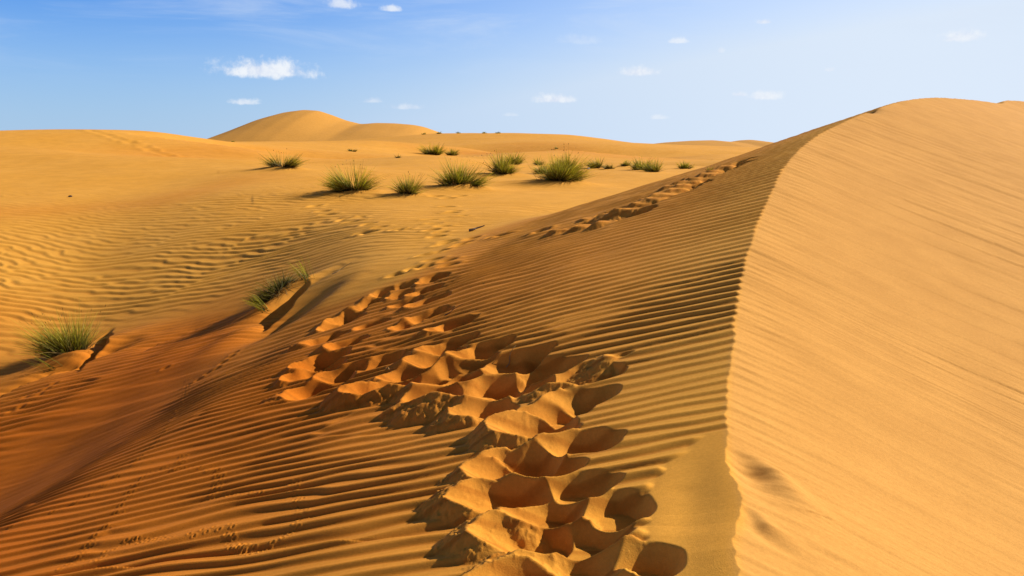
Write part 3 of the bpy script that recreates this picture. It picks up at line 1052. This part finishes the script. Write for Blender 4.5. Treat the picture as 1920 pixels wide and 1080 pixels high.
def sprig(px, py, n, h, lean, tone, label):
    x, y = hit(px, py)
    z = zat(x, y)
    cur = []
    for k in range(n):
        ang = random.uniform(0, TAU)
        d = np.array([.35 * math.cos(ang), .35 * math.sin(ang), random.uniform(.5, .9)]) + np.array(lean)
        tn = min(1, max(0, tone + random.gauss(0, .2)))
        c0 = GREEN0 * 2 * (1 - tn) + DRY0 * 2 * tn
        c1 = (GREEN1 * (1 - tn) + DRY1 * tn) * 1.4
        bx, by = random.gauss(0, .05), random.gauss(0, .05)
        P = blade((x + bx, y + by, zat(x + bx, y + by) - .01), d, h * random.uniform(.6, 1.1), random.uniform(.05, .2))
        cur.append((P, .012, c0, c1))
    o = ribbons("grass_sprig", cur, BLADE, None)
    o['label'] = label; o['category'] = "grass sprig"


sprig(575, 522, 26, .42, (-.45, 0, .1), .1, "bright yellow green sprig at the top end of the bank by the dark straggly tuft")
sprig(496, 581, 34, .40, (-.8, -.1, 0), .15, "light green sprig low on the bank below the dark straggly tuft")
sprig(103, 692, 12, .62, (-1.3, .2, -.1), .2, "few thin pale blades lying left below the large bright green tuft")

# ------------------------------------------------------------------ twigs and stones
def twig(px, py, L, ang, r, col, label, cat="twig"):
    x, y = hit(px, py)
    pts = []
    for k in range(7):
        t = k / 6 - .5
        xx = x + math.cos(ang) * L * t + .08 * L * math.sin(k * 1.3); yy = y + math.sin(ang) * L * t
        pts.append((xx, yy, zat(xx, yy) + r * 1.0 + .15 * L * (t + .5) ** 2))
    vs, fs = [], []
    for k, p in enumerate(pts):
        rr = r * (1 - .6 * k / 6)
        for j in range(6):
            a = TAU * j / 6
            vs.append((p[0] - math.sin(ang) * math.cos(a) * rr, p[1] + math.cos(ang) * math.cos(a) * rr, p[2] + math.sin(a) * rr))
    for k in range(6):
        for j in range(6):
            fs.append((k * 6 + j, k * 6 + (j + 1) % 6, (k + 1) * 6 + (j + 1) % 6, (k + 1) * 6 + j))
    fs.append(tuple(range(5, -1, -1))); fs.append(tuple(36 + j for j in range(6)))
    me = bpy.data.meshes.new("twig"); me.from_pydata(vs, [], fs)
    m, n = material("twig_bark")
    bs = n.n('ShaderNodeBsdfPrincipled')
    n.put(bs.inputs['Base Color'], n.mix(n.noise(n.n('ShaderNodeTexCoord').outputs['Object'], 60), c4(*[c * .7 for c in col]), c4(*col)))
    bs.inputs['Roughness'].default_value = .8
    o_ = n.n('ShaderNodeOutputMaterial'); n.put(o_.inputs[0], bs.outputs[0])
    me.materials.append(m)
    o = bpy.data.objects.new("twig", me); COL.objects.link(o)
    o['label'] = label; o['category'] = cat
    return o


twig(957, 672, .16, R(60), .006, (.34, .21, .06), "short bleached straw stem lying in the shaded footprint right of centre")
twig(893, 432, .32, R(25), .03, (.10, .06, .035), "dark dry stick poking out of the sand beyond the end of the trail")
twig(640, 507, .35, R(30), .008, (.45, .31, .12), "pale thin stem on the sand right of the bright yellow green sprig")
twig(730, 693, .16, R(-50), .006, (.34, .21, .06), "pale stem half buried in a footprint of the left part of the trail")
twig(850, 583, .22, R(15), .006, (.12, .07, .04), "thin brown stem beside the upper footprints of the right row")


def stone(px, py, r, col, label):
    x, y = hit(px, py)
    vs, fs = [], []
    n1, n2 = 8, 12
    for i in range(n1 + 1):
        for j in range(n2):
            th, ph = math.pi * i / n1, TAU * j / n2
            v = np.array([math.sin(th) * math.cos(ph), math.sin(th) * math.sin(ph), .65 * math.cos(th)])
            k = r * (1 + .25 * float(noise2(v[0] * 1.7 + px, v[1] * 1.7 + v[2] * 2, 3)))
            vs.append(tuple(v * k))
    for i in range(n1):
        for j in range(n2):
            fs.append((i * n2 + j, (i + 1) * n2 + j, (i + 1) * n2 + (j + 1) % n2, i * n2 + (j + 1) % n2))
    me = bpy.data.meshes.new("stone"); me.from_pydata(vs, [], fs)
    m, n = material("stone")
    bs = n.n('ShaderNodeBsdfPrincipled')
    n.put(bs.inputs['Base Color'], n.mix(n.noise(n.n('ShaderNodeTexCoord').outputs['Object'], 4 / r), c4(*[c * .6 for c in col]), c4(*col)))
    bs.inputs['Roughness'].default_value = .85
    o_ = n.n('ShaderNodeOutputMaterial'); n.put(o_.inputs[0], bs.outputs[0])
    me.materials.append(m)
    o = bpy.data.objects.new("stone", me); COL.objects.link(o)
    o.location = (x, y, zat(x, y) + r * .3)
    o['label'] = label; o['category'] = "stone"


stone(1104, 317, .10, (.75, .73, .68), "small white stone on the plain left of the brownish tuft")
stone(132, 369, .07, (.12, .07, .04), "small dark stone alone on the rippled slope at the left")
